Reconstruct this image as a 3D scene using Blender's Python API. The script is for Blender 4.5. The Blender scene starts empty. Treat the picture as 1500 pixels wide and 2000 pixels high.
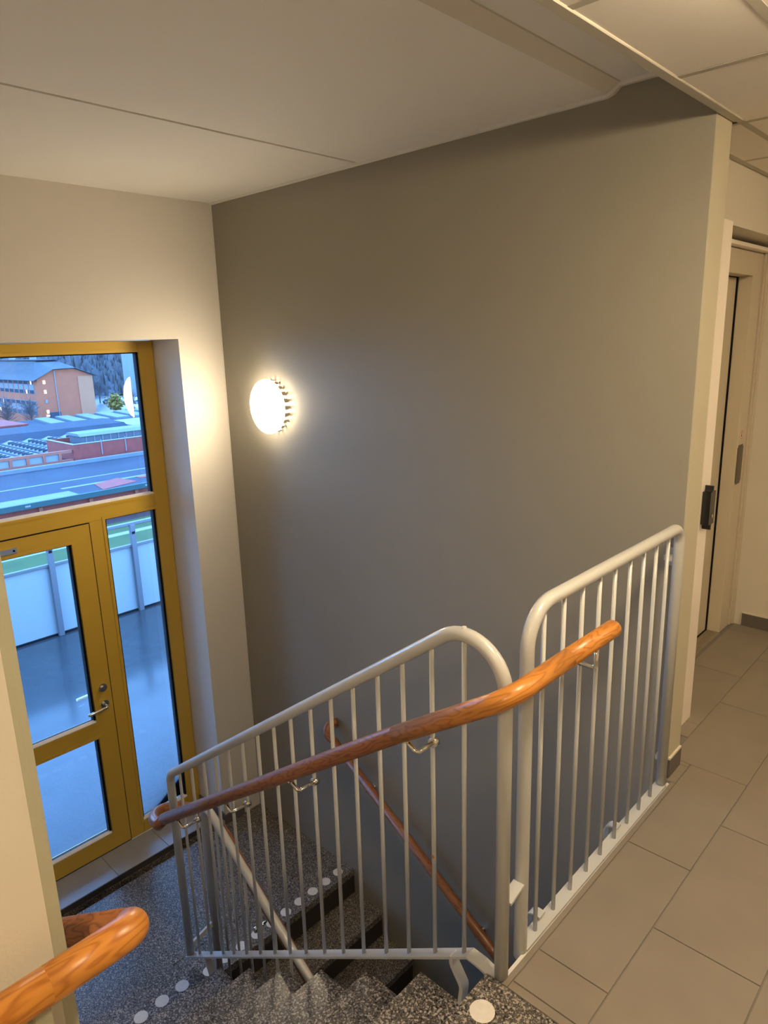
import bpy, bmesh, math, random
from mathutils import Vector, Matrix
random.seed(7)
S = bpy.context.scene
COL = S.collection
PI = math.pi

# ------------------------------------------------------------------ camera
def setup_camera():
    yaw, pitch, roll, fpx = 0.7605, 0.2442, -0.0289, 1354.0
    cy, sy, cp, sp = math.cos(yaw), math.sin(yaw), math.cos(pitch), math.sin(pitch)
    f = Vector((-sy*cp, cy*cp, -sp)); r = Vector((cy, sy, 0)); u = r.cross(f)
    cr, sr = math.cos(roll), math.sin(roll)
    r2 = r*cr + u*sr; u2 = -r*sr + u*cr
    cam = bpy.data.cameras.new('camera'); o = bpy.data.objects.new('camera', cam); COL.objects.link(o)
    m = Matrix((r2, u2, -f)).transposed().to_4x4()
    m.translation = Vector((3.7396, -2.5269, 1.75)); o.matrix_world = m
    cam.sensor_fit = 'VERTICAL'; cam.sensor_height = 36; cam.lens = 36*fpx/2000
    cam.clip_start = .02; cam.clip_end = 2000
    S.camera = o
setup_camera()
# ------------------------------------------------------------------ world, exposure
SKY_STRENGTH = 1.05
WARM = (1.0, 0.79, 0.51)
w = bpy.data.worlds.new('world'); S.world = w; w.use_nodes = True
nt = w.node_tree; nt.nodes.clear()
wo = nt.nodes.new('ShaderNodeOutputWorld'); bg = nt.nodes.new('ShaderNodeBackground')
tc = nt.nodes.new('ShaderNodeTexCoord'); sx = nt.nodes.new('ShaderNodeSeparateXYZ'); rp = nt.nodes.new('ShaderNodeValToRGB')
rp.color_ramp.elements[0].position = 0.0; rp.color_ramp.elements[0].color = (0.25, 0.53, 1.0, 1)
rp.color_ramp.elements[1].position = 0.6; rp.color_ramp.elements[1].color = (0.17, 0.42, 1.0, 1)
nt.links.new(tc.outputs['Generated'], sx.inputs[0]); nt.links.new(sx.outputs['Z'], rp.inputs[0])
nt.links.new(rp.outputs[0], bg.inputs[0]); bg.inputs[1].default_value = 7.8*SKY_STRENGTH
nt.links.new(bg.outputs[0], wo.inputs[0])
S.view_settings.view_transform = 'Standard'; S.view_settings.look = 'None'
S.view_settings.exposure = 0.40; S.view_settings.gamma = 1.0; S.view_settings.use_curve_mapping = False

DOWNLIGHTS = [(3.5, -1.08, 1.0, 'round ceiling downlight above the end of the handrail'),
              (4.0, -3.5, 1.1, 'round ceiling downlight above the corridor behind the stair'),
              (4.3, .7, .6, 'round ceiling downlight in front of the lift')]
DOWNLIGHT_GLOW = 110.0
LAMP_STRENGTH = 45.0
LAMP_COLOR = (1.0, .82, .57)

# ------------------------------------------------------------------ materials
MATS = {}
ALBEDO = 1.0                                   # lowered outdoors: colours darkened to balance the strengthened sky light
def mat(name, col=(.8,.8,.8), rough=.5, metal=0, spec=.5, noise=None, bump=None, emit=None, coat=0):
    """noise=(scale, amount[, coords]) colour variation; bump=(scale, strength, distance)"""
    if name in MATS: return MATS[name]
    col = tuple(c*ALBEDO for c in col)
    m = bpy.data.materials.new(name); m.use_nodes = True; MATS[name] = m
    t = m.node_tree; b = t.nodes['Principled BSDF']
    b.inputs['Base Color'].default_value = (*col, 1); b.inputs['Roughness'].default_value = rough
    b.inputs['Metallic'].default_value = metal; b.inputs['Specular IOR Level'].default_value = spec
    b.inputs['Coat Weight'].default_value = coat
    if noise or bump:
        co = t.nodes.new('ShaderNodeTexCoord')
        geo = t.nodes.new('ShaderNodeNewGeometry')
    if noise:
        n = t.nodes.new('ShaderNodeTexNoise'); n.inputs['Scale'].default_value = noise[0]; n.inputs['Detail'].default_value = 6
        t.links.new(geo.outputs['Position'], n.inputs['Vector'])
        mx = t.nodes.new('ShaderNodeMix'); mx.data_type = 'RGBA'; a = noise[1]
        mx.inputs['A'].default_value = (*[c*(1-a) for c in col], 1); mx.inputs['B'].default_value = (*[min(1, c*(1+a)) for c in col], 1)
        t.links.new(n.outputs['Fac'], mx.inputs['Factor']); t.links.new(mx.outputs['Result'], b.inputs['Base Color'])
    if bump:
        n2 = t.nodes.new('ShaderNodeTexNoise'); n2.inputs['Scale'].default_value = bump[0]; n2.inputs['Detail'].default_value = 4
        t.links.new(geo.outputs['Position'], n2.inputs['Vector'])
        bp = t.nodes.new('ShaderNodeBump'); bp.inputs['Strength'].default_value = bump[1]; bp.inputs['Distance'].default_value = bump[2]
        t.links.new(n2.outputs['Fac'], bp.inputs['Height']); t.links.new(bp.outputs['Normal'], b.inputs['Normal'])
    if emit:
        b.inputs['Emission Color'].default_value = (*emit[0], 1); b.inputs['Emission Strength'].default_value = emit[1]
    return m

def terrazzo(name, base, chip, dark, rough=.33):
    m = bpy.data.materials.new(name); m.use_nodes = True; t = m.node_tree; b = t.nodes['Principled BSDF']
    geo = t.nodes.new('ShaderNodeNewGeometry')
    def vor(scale):
        v = t.nodes.new('ShaderNodeTexVoronoi'); v.inputs['Scale'].default_value = scale; v.inputs['Randomness'].default_value = 1
        t.links.new(geo.outputs['Position'], v.inputs['Vector']); return v
    v1 = vor(185); v2 = vor(400)
    def thr(sock, lo, hi):
        r = t.nodes.new('ShaderNodeMapRange'); r.inputs['From Min'].default_value = lo; r.inputs['From Max'].default_value = hi
        t.links.new(sock, r.inputs['Value']); return r.outputs['Result']
    s1 = t.nodes.new('ShaderNodeSeparateColor'); t.links.new(v1.outputs['Color'], s1.inputs[0])
    s2 = t.nodes.new('ShaderNodeSeparateColor'); t.links.new(v2.outputs['Color'], s2.inputs[0])
    def mix(a, bb, f):
        x = t.nodes.new('ShaderNodeMix'); x.data_type = 'RGBA'
        for k, v in (('A', a), ('B', bb)):
            if isinstance(v, tuple): x.inputs[k].default_value = (*v, 1)
            else: t.links.new(v, x.inputs[k])
        t.links.new(f, x.inputs['Factor']); return x.outputs['Result']
    c = mix(base, dark, thr(s2.outputs['Red'], .45, .6))
    c = mix(c, chip, thr(s2.outputs['Green'], .84, .9))
    c = mix(c, chip, thr(s1.outputs['Blue'], .74, .84))
    c = mix(c, tuple(q*.35 for q in dark), thr(s1.outputs['Red'], .86, .92))
    t.links.new(c, b.inputs['Base Color']); b.inputs['Roughness'].default_value = rough
    return m

def wood(name, light, dark, scale=1.0):
    m = bpy.data.materials.new(name); m.use_nodes = True; t = m.node_tree; b = t.nodes['Principled BSDF']
    uv = t.nodes.new('ShaderNodeUVMap'); mp = t.nodes.new('ShaderNodeMapping')
    oi = t.nodes.new('ShaderNodeObjectInfo'); cmb = t.nodes.new('ShaderNodeCombineXYZ')
    ml = t.nodes.new('ShaderNodeMath'); ml.operation = 'MULTIPLY'; ml.inputs[1].default_value = 13
    t.links.new(oi.outputs['Random'], ml.inputs[0]); t.links.new(ml.outputs[0], cmb.inputs[0]); t.links.new(ml.outputs[0], cmb.inputs[1])
    t.links.new(uv.outputs[0], mp.inputs[0]); t.links.new(cmb.outputs[0], mp.inputs['Location'])
    mp.inputs['Scale'].default_value = (2.2*scale, 3.2*scale, 1)
    n = t.nodes.new('ShaderNodeTexNoise'); n.inputs['Scale'].default_value = 1.3; n.inputs['Detail'].default_value = 2; t.links.new(mp.outputs[0], n.inputs['Vector'])
    rings = t.nodes.new('ShaderNodeMath'); rings.operation = 'MULTIPLY'; rings.inputs[1].default_value = 60
    t.links.new(n.outputs['Fac'], rings.inputs[0])
    sn = t.nodes.new('ShaderNodeMath'); sn.operation = 'SINE'; t.links.new(rings.outputs[0], sn.inputs[0])
    mr = t.nodes.new('ShaderNodeMapRange'); mr.inputs['From Min'].default_value = -1; mr.inputs['From Max'].default_value = 1
    t.links.new(sn.outputs[0], mr.inputs['Value'])
    pw = t.nodes.new('ShaderNodeMath'); pw.operation = 'POWER'; pw.inputs[1].default_value = 3.0; t.links.new(mr.outputs['Result'], pw.inputs[0])
    mp2 = t.nodes.new('ShaderNodeMapping'); mp2.inputs['Scale'].default_value = (60, 5, 1); t.links.new(uv.outputs[0], mp2.inputs[0])
    n2 = t.nodes.new('ShaderNodeTexNoise'); n2.inputs['Scale'].default_value = 3; n2.inputs['Detail'].default_value = 4; t.links.new(mp2.outputs[0], n2.inputs['Vector'])
    a1 = t.nodes.new('ShaderNodeMath'); a1.operation = 'MULTIPLY_ADD'; a1.inputs[1].default_value = .6; t.links.new(pw.outputs[0], a1.inputs[0])
    a0 = t.nodes.new('ShaderNodeMath'); a0.operation = 'MULTIPLY'; a0.inputs[1].default_value = .6; t.links.new(n2.outputs['Fac'], a0.inputs[0]); t.links.new(a0.outputs[0], a1.inputs[2])
    mx = t.nodes.new('ShaderNodeMix'); mx.data_type = 'RGBA'; mx.inputs['A'].default_value = (*light, 1); mx.inputs['B'].default_value = (*dark, 1)
    t.links.new(a1.outputs[0], mx.inputs['Factor']); t.links.new(mx.outputs['Result'], b.inputs['Base Color'])
    b.inputs['Roughness'].default_value = .38; b.inputs['Coat Weight'].default_value = .12; b.inputs['Coat Roughness'].default_value = .25
    return m

def glass():
    m = bpy.data.materials.new('window glass'); m.use_nodes = True; t = m.node_tree; t.nodes.clear()
    o = t.nodes.new('ShaderNodeOutputMaterial'); mx = t.nodes.new('ShaderNodeMixShader')
    tr = t.nodes.new('ShaderNodeBsdfTransparent'); tr.inputs[0].default_value = (.93, .96, .97, 1)
    gl = t.nodes.new('ShaderNodeBsdfGlossy'); gl.inputs['Roughness'].default_value = .015
    fr = t.nodes.new('ShaderNodeFresnel'); fr.inputs[0].default_value = 1.5
    t.links.new(fr.outputs[0], mx.inputs[0]); t.links.new(tr.outputs[0], mx.inputs[1]); t.links.new(gl.outputs[0], mx.inputs[2])
    t.links.new(mx.outputs[0], o.inputs[0]); return m

M_CEIL = mat('ceiling paint', (.78,.75,.70), .75, bump=(60,.08,.002))
M_CREAM = mat('cream wall paint', (.68,.64,.58), .7, bump=(140,.15,.002))
M_GREY = mat('grey wall paint', (.275,.253,.208), .42, noise=(1.3,.05), bump=(160,.2,.002))
M_BEIGE = mat('beige wall paint', (.60,.55,.46), .7, bump=(140,.15,.002))
M_EDGE = mat('olive corner paint', (.40,.38,.27), .7, bump=(90,.3,.003))
M_TILE = mat('floor tile', (.205,.172,.135), .5, noise=(5,.16), bump=(60,.1,.001))
M_GROUT = mat('grout', (.17,.15,.13), .9)
M_CTILE = mat('ceiling tile', (.80,.75,.68), .85, noise=(220,.05))
M_TBAR = mat('ceiling grid', (.45,.42,.35), .7)
M_TERR = terrazzo('terrazzo', (.098,.088,.078), (.36,.32,.27), (.045,.039,.035), .30)
M_RISER = mat('dark riser', (.035,.026,.022), .6, noise=(30,.3))
M_METAL = mat('painted railing', (.50,.50,.48), .32, coat=.3)
M_CHROME = mat('chrome', (.85,.80,.70), .12, metal=1)
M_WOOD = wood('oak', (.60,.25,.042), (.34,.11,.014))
M_WOODR = wood('reddish oak', (.34,.125,.035), (.15,.048,.015))  # redder section tone, also darkened for the weaker light lower down
M_YEL = mat('yellow lacquer', (.58,.37,.045), .32, coat=.2)
M_BLACK = mat('black rubber', (.006,.006,.008), .7, spec=.15)
M_ALU_SHEEN = mat('pale aluminium and sill sheen', (.8,.8,.8), .35)
M_DOT = mat('pale marker', (.66,.62,.55), .5, noise=(60,.12))
M_SKIRT = mat('dark skirting tile', (.11,.095,.085), .5)
M_LIFT = mat('lift enamel', (.54,.47,.35), .4)
M_STRIP = mat('pale steel strip', (.86,.78,.70), .35, metal=.1)
M_GLASS = glass()

# ------------------------------------------------------------------ mesh helpers
def new(name, bm, m=None, parent=None, smooth=False, label=None, cat=None, kind=None, group=None):
    me = bpy.data.meshes.new(name); bmesh.ops.recalc_face_normals(bm, faces=bm.faces); bm.to_mesh(me); bm.free()
    ms = m if isinstance(m, (list, tuple)) else [m]
    for q in ms:
        if q: me.materials.append(q)
    if smooth:
        for p in me.polygons: p.use_smooth = True
    o = bpy.data.objects.new(name, me); COL.objects.link(o)
    if parent: o.parent = parent
    tag(o, label, cat, kind, group); return o
def tag(o, label=None, cat=None, kind=None, group=None):
    if label: o['label'] = label
    if cat: o['category'] = cat
    if kind: o['kind'] = kind
    if group: o['group'] = group
def empty(name, label=None, cat=None, kind=None, group=None, loc=(0,0,0), rz=0):
    o = bpy.data.objects.new(name, None); COL.objects.link(o); o.location = loc; o.rotation_euler.z = rz
    o.empty_display_size = .1; tag(o, label, cat, kind, group); return o
def bx(bm, x0, x1, y0, y1, z0, z1, mi=0):
    v = [bm.verts.new((x, y, z)) for z in (z0, z1) for y in (y0, y1) for x in (x0, x1)]
    fs = [(0,1,3,2),(4,6,7,5),(0,4,5,1),(2,3,7,6),(0,2,6,4),(1,5,7,3)]
    out = []
    for f in fs:
        q = bm.faces.new([v[i] for i in f]); q.material_index = mi; out.append(q)
    return out
def box(name, x0, x1, y0, y1, z0, z1, m, parent=None, bev=0, **k):
    bm = bmesh.new(); bx(bm, x0, x1, y0, y1, z0, z1)
    if bev: bmesh.ops.bevel(bm, geom=bm.edges[:], offset=bev, segments=1, affect='EDGES')
    return new(name, bm, m, parent, **k)
def prism(bm, poly, axis, a, b, mi=0):
    """extrude 2-D polygon along axis ('x': poly=(y,z), 'y': poly=(x,z), 'z': poly=(x,y))"""
    def P(p, t): return {'x': (t, p[0], p[1]), 'y': (p[0], t, p[1]), 'z': (p[0], p[1], t)}[axis]
    A = [bm.verts.new(P(p, a)) for p in poly]; B = [bm.verts.new(P(p, b)) for p in poly]
    fs = [bm.faces.new(A), bm.faces.new(B[::-1])]
    for i in range(len(poly)):
        j = (i+1) % len(poly); fs.append(bm.faces.new((A[i], B[i], B[j], A[j])))
    for f in fs: f.material_index = mi
    return fs
def fillet(pts, rad, n=10):
    pts = [Vector(p) for p in pts]; out = [pts[0]]
    for i in range(1, len(pts)-1):
        p0, p, p1 = pts[i-1], pts[i], pts[i+1]; r = rad[i] if isinstance(rad, (list, tuple)) else rad
        a = (p0-p).normalized(); b = (p1-p).normalized(); ang = a.angle(b)
        if r <= 0 or ang > PI-1e-3: out.append(p); continue
        T = r/math.tan(ang/2); c = p+(a+b).normalized()*(r/math.sin(ang/2))
        s = p+a*T; e = p+b*T; u = (s-c).normalized(); v = (e-c).normalized(); th = u.angle(v)
        for k in range(n+1):
            f = k/n; out.append(c+(u*math.sin((1-f)*th)+v*math.sin(f*th))/math.sin(th)*r)
    out.append(pts[-1]); return out
def sweep(bm, pts, r, seg=16, caps=True, round_end=(False, False), v0=0.0):
    uvl = bm.loops.layers.uv.verify()
    pts = [Vector(p) for p in pts]
    rr = [r]*len(pts)
    for which in (0, 1):
        if round_end[which]:
            e, d = (0, 1) if which == 0 else (-1, -2)
            dirv = (pts[e]-pts[d]).normalized(); add = []; ar = []
            for k in range(1, 5):
                a = k/4*PI/2*.96; add.append(pts[e]+dirv*r*.55*math.sin(a)); ar.append(r*math.cos(a))
            if which == 0: pts = add[::-1]+pts; rr = ar[::-1]+rr
            else: pts = pts+add; rr = rr+ar
    n = len(pts); T = []
    for i in range(n):
        a = pts[max(i-1, 0)]; b = pts[min(i+1, n-1)]; T.append((b-a).normalized())
    up = Vector((0, 0, 1)) if abs(T[0].z) < .9 else Vector((1, 0, 0))
    N = (up-T[0]*up.dot(T[0])).normalized(); rings = []; L = v0; Ls = []
    for i in range(n):
        if i:
            N = (N-T[i]*N.dot(T[i])).normalized(); L += (pts[i]-pts[i-1]).length
        Bn = T[i].cross(N); Ls.append(L)
        rings.append([bm.verts.new(pts[i]+(N*math.cos(2*PI*k/seg)+Bn*math.sin(2*PI*k/seg))*rr[i]) for k in range(seg)])
    for i in range(n-1):
        for k in range(seg):
            j = (k+1) % seg
            f = bm.faces.new((rings[i][k], rings[i][j], rings[i+1][j], rings[i+1][k])); f.smooth = True
            us = (k/seg, (k+1)/seg, (k+1)/seg, k/seg); vs = (Ls[i], Ls[i], Ls[i+1], Ls[i+1])
            for lp, uu, vv in zip(f.loops, us, vs): lp[uvl].uv = (uu*2*PI*r*8, vv)
    if caps:
        for ring, q in ((rings[0][::-1], Ls[0]), (rings[-1], Ls[-1])):
            f = bm.faces.new(ring)
            for k, lp in enumerate(f.loops): lp[uvl].uv = (.1*k/seg, q)
def tube(name, pts, r, m, parent=None, seg=14, round_end=(False, False), **k):
    bm = bmesh.new(); sweep(bm, pts, r, seg, round_end=round_end); return new(name, bm, m, parent, **k)
def disc(bm, c, r, h, axis='z', seg=24, mi=0):
    """short cylinder from c along axis by h"""
    A, B = [], []
    for k in range(seg):
        a = 2*PI*k/seg; p, q = r*math.cos(a), r*math.sin(a)
        o1 = {'z': (p, q, 0), 'y': (p, 0, q), 'x': (0, p, q)}[axis]; d = {'z': (0, 0, h), 'y': (0, h, 0), 'x': (h, 0, 0)}[axis]
        A.append(bm.verts.new([c[i]+o1[i] for i in range(3)])); B.append(bm.verts.new([c[i]+o1[i]+d[i] for i in range(3)]))
    fs = [bm.faces.new(A), bm.faces.new(B)]
    for k in range(seg): fs.append(bm.faces.new((A[k], A[(k+1) % seg], B[(k+1) % seg], B[k])))
    for f in fs: f.material_index = mi
def copy(o, parent=None, loc=None, label=None):
    c = o.copy(); COL.objects.link(c)
    if parent: c.parent = parent
    if loc is not None: c.location = loc
    if label: c['label'] = label
    return c
def strap(bm, pts, w, t, axis):
    """flat bar of width w (along axis) and thickness t following pts in the perpendicular plane"""
    pts = [Vector(p) for p in pts]; ax = Vector({'x': (1,0,0), 'y': (0,1,0)}[axis]); R = []
    for i, p in enumerate(pts):
        d = (pts[min(i+1, len(pts)-1)]-pts[max(i-1, 0)]).normalized(); nrm = d.cross(ax).normalized()
        R.append([bm.verts.new(p+ax*s*w/2+nrm*q*t/2) for s, q in ((-1,-1),(1,-1),(1,1),(-1,1))])
    bm.faces.new(R[0]); bm.faces.new(R[-1][::-1])
    for a, b in zip(R, R[1:]):
        for k in range(4): bm.faces.new((a[k], a[(k+1) % 4], b[(k+1) % 4], b[k]))

# ================================================================== SETTING
XT, TR, RI, YS = 2.827, .2452, .173, -1.204      # top nosing, tread, rise, inner side of the upper flight
XN2, LZ = .986, -1.512                           # first nosing of the lower flight, landing level
YW = -2.24                                       # near side wall of the stair
Z1 = 2.555; ZC = 2.42; ZB = -3.08                # stair ceiling, corridor ceiling, lower floor

# far wall along the stair (dark grey), its pale end
bm = bmesh.new()
for f in bx(bm, -.34, 2.849, 0, .139, ZB-.2, 2.75):
    if f.calc_center_median().x > 2.8: f.material_index = 1
new('wall_back', bm, [M_GREY, M_BEIGE], kind='structure')
box('trim_1', 2.8492, 2.8532, .0, .139, .085, ZC, mat('olive pillar paint', (.46,.42,.31), .65), kind='structure')
sk = box('baseboard_right', 2.8492, 2.861, .018, .139, .0, .078, M_SKIRT, kind='structure')
box('skirting_cap', 2.8492, 2.861, .018, .1395, .078, .087, mat('grout bead', (.6,.55,.45), .7), sk)

# window wall with the deep opening
OY0, OY1, OZ0, OZ1 = -1.90, -.301, LZ+.042, 1.785
bm = bmesh.new()
bx(bm, -.34, 0, OY1, 0, ZB-.2, 2.75); bx(bm, -.34, 0, -5.4, OY0, ZB-.2, 2.75)
bx(bm, -.34, 0, OY0, OY1, OZ1, 2.75); bx(bm, -.34, 0, OY0, OY1, ZB-.2, LZ-.2)
new('wall_left', bm, M_CREAM, kind='structure')
box('trim_2', .0003, .004, -.006, -.0005, LZ+.001, Z1-.001, mat('corner bead', (.70,.68,.62), .6), kind='structure')
bb = box('baseboard_left', .0005, .012, -.302, -.14, LZ, LZ+.07, M_SKIRT, kind='structure')
box('reveal_skirting', -.30, .012, -.3130, -.3015, LZ+.042, LZ+.095, M_SKIRT, bb)

# near side wall block with chamfered corner
bm = bmesh.new()
c = .027
fs = prism(bm, [(-.0, -5.4), (2.79, -5.4), (2.79, YW-c), (2.79-c, YW), (-.0, YW)], 'z', ZB-.2, 2.75)
for f in fs:
    n = f.calc_center_median()
    if abs(n.x-(2.79-c/2)) < 1e-3: f.material_index = 1
new('wall_front', bm, [M_BEIGE, M_EDGE], kind='structure')

# corridor shell
new_wall = lambda n, *a: box(n, *a, M_BEIGE, kind='structure')
new_wall('wall_corridor_far', 2.40, 5.75, 1.806, 1.95, -.3, 2.75)
new_wall('wall_lower_back', 2.849, 4.75, 0, .139, ZB-.2, -.3); new_wall('wall_lower_front', 2.79, 4.75, YW-.12, YW, ZB-.2, -.3)
new_wall('wall_lift_shaft', 2.2, 2.40, .139, 1.95, -.3, 2.75)
new_wall('wall_corridor_right', 5.6, 5.75, -5.4, 1.806, -.3, 2.75)
new_wall('wall_corridor_near', 2.79, 5.6, -5.4, -5.25, ZB, 2.75)
wl = box('wall_lift', 2.30, 2.67, .139, 1.806, 2.18, 2.75, M_BEIGE, kind='structure')
box('wall_panel', 2.30, 2.67, .139, .38, 0, 2.18, M_BEIGE, wl)
bs = box('baseboard_far', 2.60, 5.6, 1.794, 1.8055, 0, .078, M_SKIRT, kind='structure')
box('skirting_cap', 2.60, 5.6, 1.794, 1.8055, .078, .084, mat('grout bead'), bs)
box('wall_lower', 4.6, 4.75, YW, 0, ZB-.2, -.3, M_GREY, kind='structure')

# ceilings
ce = empty('ceiling', kind='structure')
bm = bmesh.new(); prism(bm, [(0, Z1), (1.226, Z1), (1.226, 2.60), (0, 2.60)], 'y', -5.25, 0); new('ceiling_panel', bm, M_CEIL, ce)
bm = bmesh.new(); prism(bm, [(1.244, Z1), (2.478, Z1), (2.525, 2.582), (2.53, 2.60), (1.244, 2.60)], 'y', -5.25, 0); new('ceiling_panel', bm, M_CEIL, ce)
box('ceiling_panel', 2.53, 2.885, -5.25, 0, 2.584, 2.60, M_CEIL, ce)
box('joint_backing', 1.20, 1.27, -5.25, 0, 2.569, 2.5999, mat('joint filler', (.45,.42,.36), .8), ce)
box('roof_slab', -.3, 5.75, -5.4, 1.95, 2.601, 2.75, M_CEIL, ce)
bm = bmesh.new()
strap(bm, [(.0, -.008, Z1-.004), (2.475, -.008, Z1-.004), (2.50, -.008, Z1+.004), (2.525, -.008, 2.578), (2.86, -.008, 2.580)], .016, .014, 'y')
new('cornice_strip', bm, mat('white strip', (.72,.70,.66), .6), ce)
box('fascia', 2.875, 2.89, -5.25, .0, ZC+.004, 2.5995, M_CEIL, ce)

# suspended corridor ceiling: lay-in tiles in a grid
sc = empty('ceiling_corridor', kind='structure')
xs = [2.872, 3.174, 3.774, 4.374, 4.974, 5.574]
ys = [.185+.6*k for k in range(-9, 3)] + [1.8]
tile_b = .009
for i in range(len(xs)-1):
    for j in range(len(ys)-1):
        y0, y1 = ys[j], min(ys[j+1], 1.8)
        if y1-y0 < .05: continue
        box('ceiling_tile', xs[i]+tile_b, xs[i+1]-tile_b, y0+tile_b, y1-tile_b, ZC+.001+random.uniform(0, .0015), ZC+.02, M_CTILE, sc)
for k, (y0, y1) in enumerate([(.19, .785), (.785, 1.385), (1.385, 1.8)]):
    box('ceiling_tile', 2.672+.004, 2.872-.003, y0+tile_b, y1-tile_b, ZC+.001, ZC+.02, M_CTILE, sc)
bm = bmesh.new()
for x in xs: bx(bm, x-.012, x+.012, -5.25, 1.8, ZC, ZC+.0008); bx(bm, x-.003, x+.003, -5.25, 1.8, ZC+.0008, ZC+.04)
for y in ys: bx(bm, 2.872 if y < .15 else 2.68, 5.6, y-.012, y+.012, ZC-.0004, ZC+.0004)
bx(bm, 2.676, 2.70, .14, 1.8, ZC, ZC+.001)
g = new('grid_bars', bm, M_TBAR, sc, kind='stuff')
box('edge_trim', 2.856, 2.888, -5.25, .1385, ZC-.004, ZC+.018, M_TBAR, sc, bev=.002)
box('ceiling_closure', 2.89, 5.6, -5.25, 1.806, ZC+.05, ZC+.06, M_CEIL, sc)

# upper floor: slab, tiles, trims, terrazzo
fl = empty('floor', kind='structure')
bm = bmesh.new()
bx(bm, 2.878, 5.6, YS+.0, .0, -.30, -.004); bx(bm, 2.849, 5.6, .0, 1.81, -.30, -.004); bx(bm, 2.30, 2.849, .139, 1.81, -.30, -.004)
bx(bm, XT+.03, 5.6, -5.25, YS+.0, -.30, -.034)
new('floor_slab', bm, M_GROUT, fl)
G = .0018
TX0 = 2.896
def ftile(x0, x1, y0, y1):
    if x1-x0 < .012 or y1-y0 < .012: return
    o = box('floor_tile', x0+G, x1-G, y0+G, y1-G, -.012, random.uniform(-.0007, .0003), M_TILE, fl, bev=.0009)
cols = [(2.512, 2.812), (2.812, 3.112)]+[(3.112+.3*k, 3.412+.3*k) for k in range(9)]
for ci, (x0, x1) in enumerate(cols):
    off = [.493, .166, .462][ci] if ci < 3 else (.166 if ci % 2 else .462)
    y = off-.6*12
    while y < 1.8:
        a, b = y, y+.6; y += .6
        lo = -1.172 if x0 < 3.6 else -5.25
        a = max(a, lo); b = min(b, 1.804)
        if b <= a: continue
        X0, X1 = x0, min(x1, 5.6)
        if X1 <= X0: continue
        if x0 < 2.6:
            a = max(a, .36)
            if b > a: ftile(2.56, X1, a, b)
        elif x0 < 2.9:
            # cut around the barrier edge and the pale wall end
            if b <= -.005: ftile(TX0, X1, a, b)
            elif a >= .139: ftile(X0, X1, a, b)
            else:
                ftile(TX0, X1, a, b)
                if b > .139: ftile(X0, TX0-.003, .139, b)
        else: ftile(X0, X1, a, b)
box('edge_tile', 2.878, TX0-.0015, -1.20, .0, -.05, .0, M_TILE, fl, bev=.001)
box('edge_tile', TX0, 3.71, -1.20, -1.1745, -.012, .0, M_TILE, fl, bev=.001)
box('edge_tile', 2.862, 2.894, .0015, .138, -.01, .0, M_TILE, fl)
# top terrazzo slab with marker dots
ts = box('terrazzo_slab', XT, 3.71, YW+.001, YS+.003, -.033, .0, M_TERR, fl, bev=.002)
box('terrazzo_slab', 2.795, 3.71, -5.25, YW-.0, -.033, .0, M_TERR, fl)
def dots(x, y0, n, z, parent, name='marker_dot', step=.1053, r=.0315):
    bm = bmesh.new(); disc(bm, (0, 0, 0), r, .0012); o = new(name, bm, M_DOT, parent); o.location = (x, y0, z)
    for k in range(1, n): copy(o, parent, (x, y0-k*step, z))
dots(2.886, -1.305, 9, .0, ts, r=.034)
# floor joint of opening: slab edge lining under the barrier
box('slab_edge', 2.862, 2.878, -1.2, .0, -.30, -.012, M_CREAM, fl)

# ---------------- landing
la = empty('landing', kind='structure')
bm = bmesh.new(); bx(bm, 0, .90, YW, 0, LZ-.2, LZ-.012); bx(bm, .90, XN2-.02, -1.13, 0, LZ-.2, LZ-.03); new('landing_slab', bm, M_GROUT, la)
J = .0014
def slab(x0, x1, y0, y1, z=LZ, h=.03, m=M_TERR, nm='terrazzo_slab'): return box(nm, x0+J, x1-J, y0+J, y1-J, z-h, z, m, la, bev=.0015)
for (x0, x1) in ((0, .75),):
    slab(x0, x1, YW, 0)
ls = slab(.75, XN2, -1.13, 0, h=.045)
slab(.75, .872, YW, -1.13)
dots(.925, -.087, 10, LZ, ls)
box('landing_riser', XN2-.02, XN2-.004, -1.13, -.001, LZ-.2, LZ-.046, M_RISER, la)
# raised tile sill in front of the door
si = empty('door_sill', kind='structure')
yy = -1.90
for (a, b) in ((-1.898, -1.65), (-1.65, -1.05), (-1.05, -.70), (-.70, -.314)):
    box('sill_tile', -.298, -.055, a+.0012, b-.0012, LZ+.002, LZ+.042, mat('sill tile', (.30,.29,.28), .3, noise=(7,.1)), si, bev=.001)
box('sill_edge', -.056, -.05, -1.898, -.314, LZ+.0005, LZ+.040, mat('sill edge', (.06,.055,.05), .5), si)
bm = bmesh.new(); bx(bm, -.34, -.045, OY0, OY1, LZ-.2, LZ); new('sill_base', bm, M_TERR, si)

# ---------------- lower hall
lo = empty('floor_lower', kind='structure')
box('floor_slab', -.0, 5.6, YW, 0, ZB-.1, ZB, M_TERR, lo)

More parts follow.
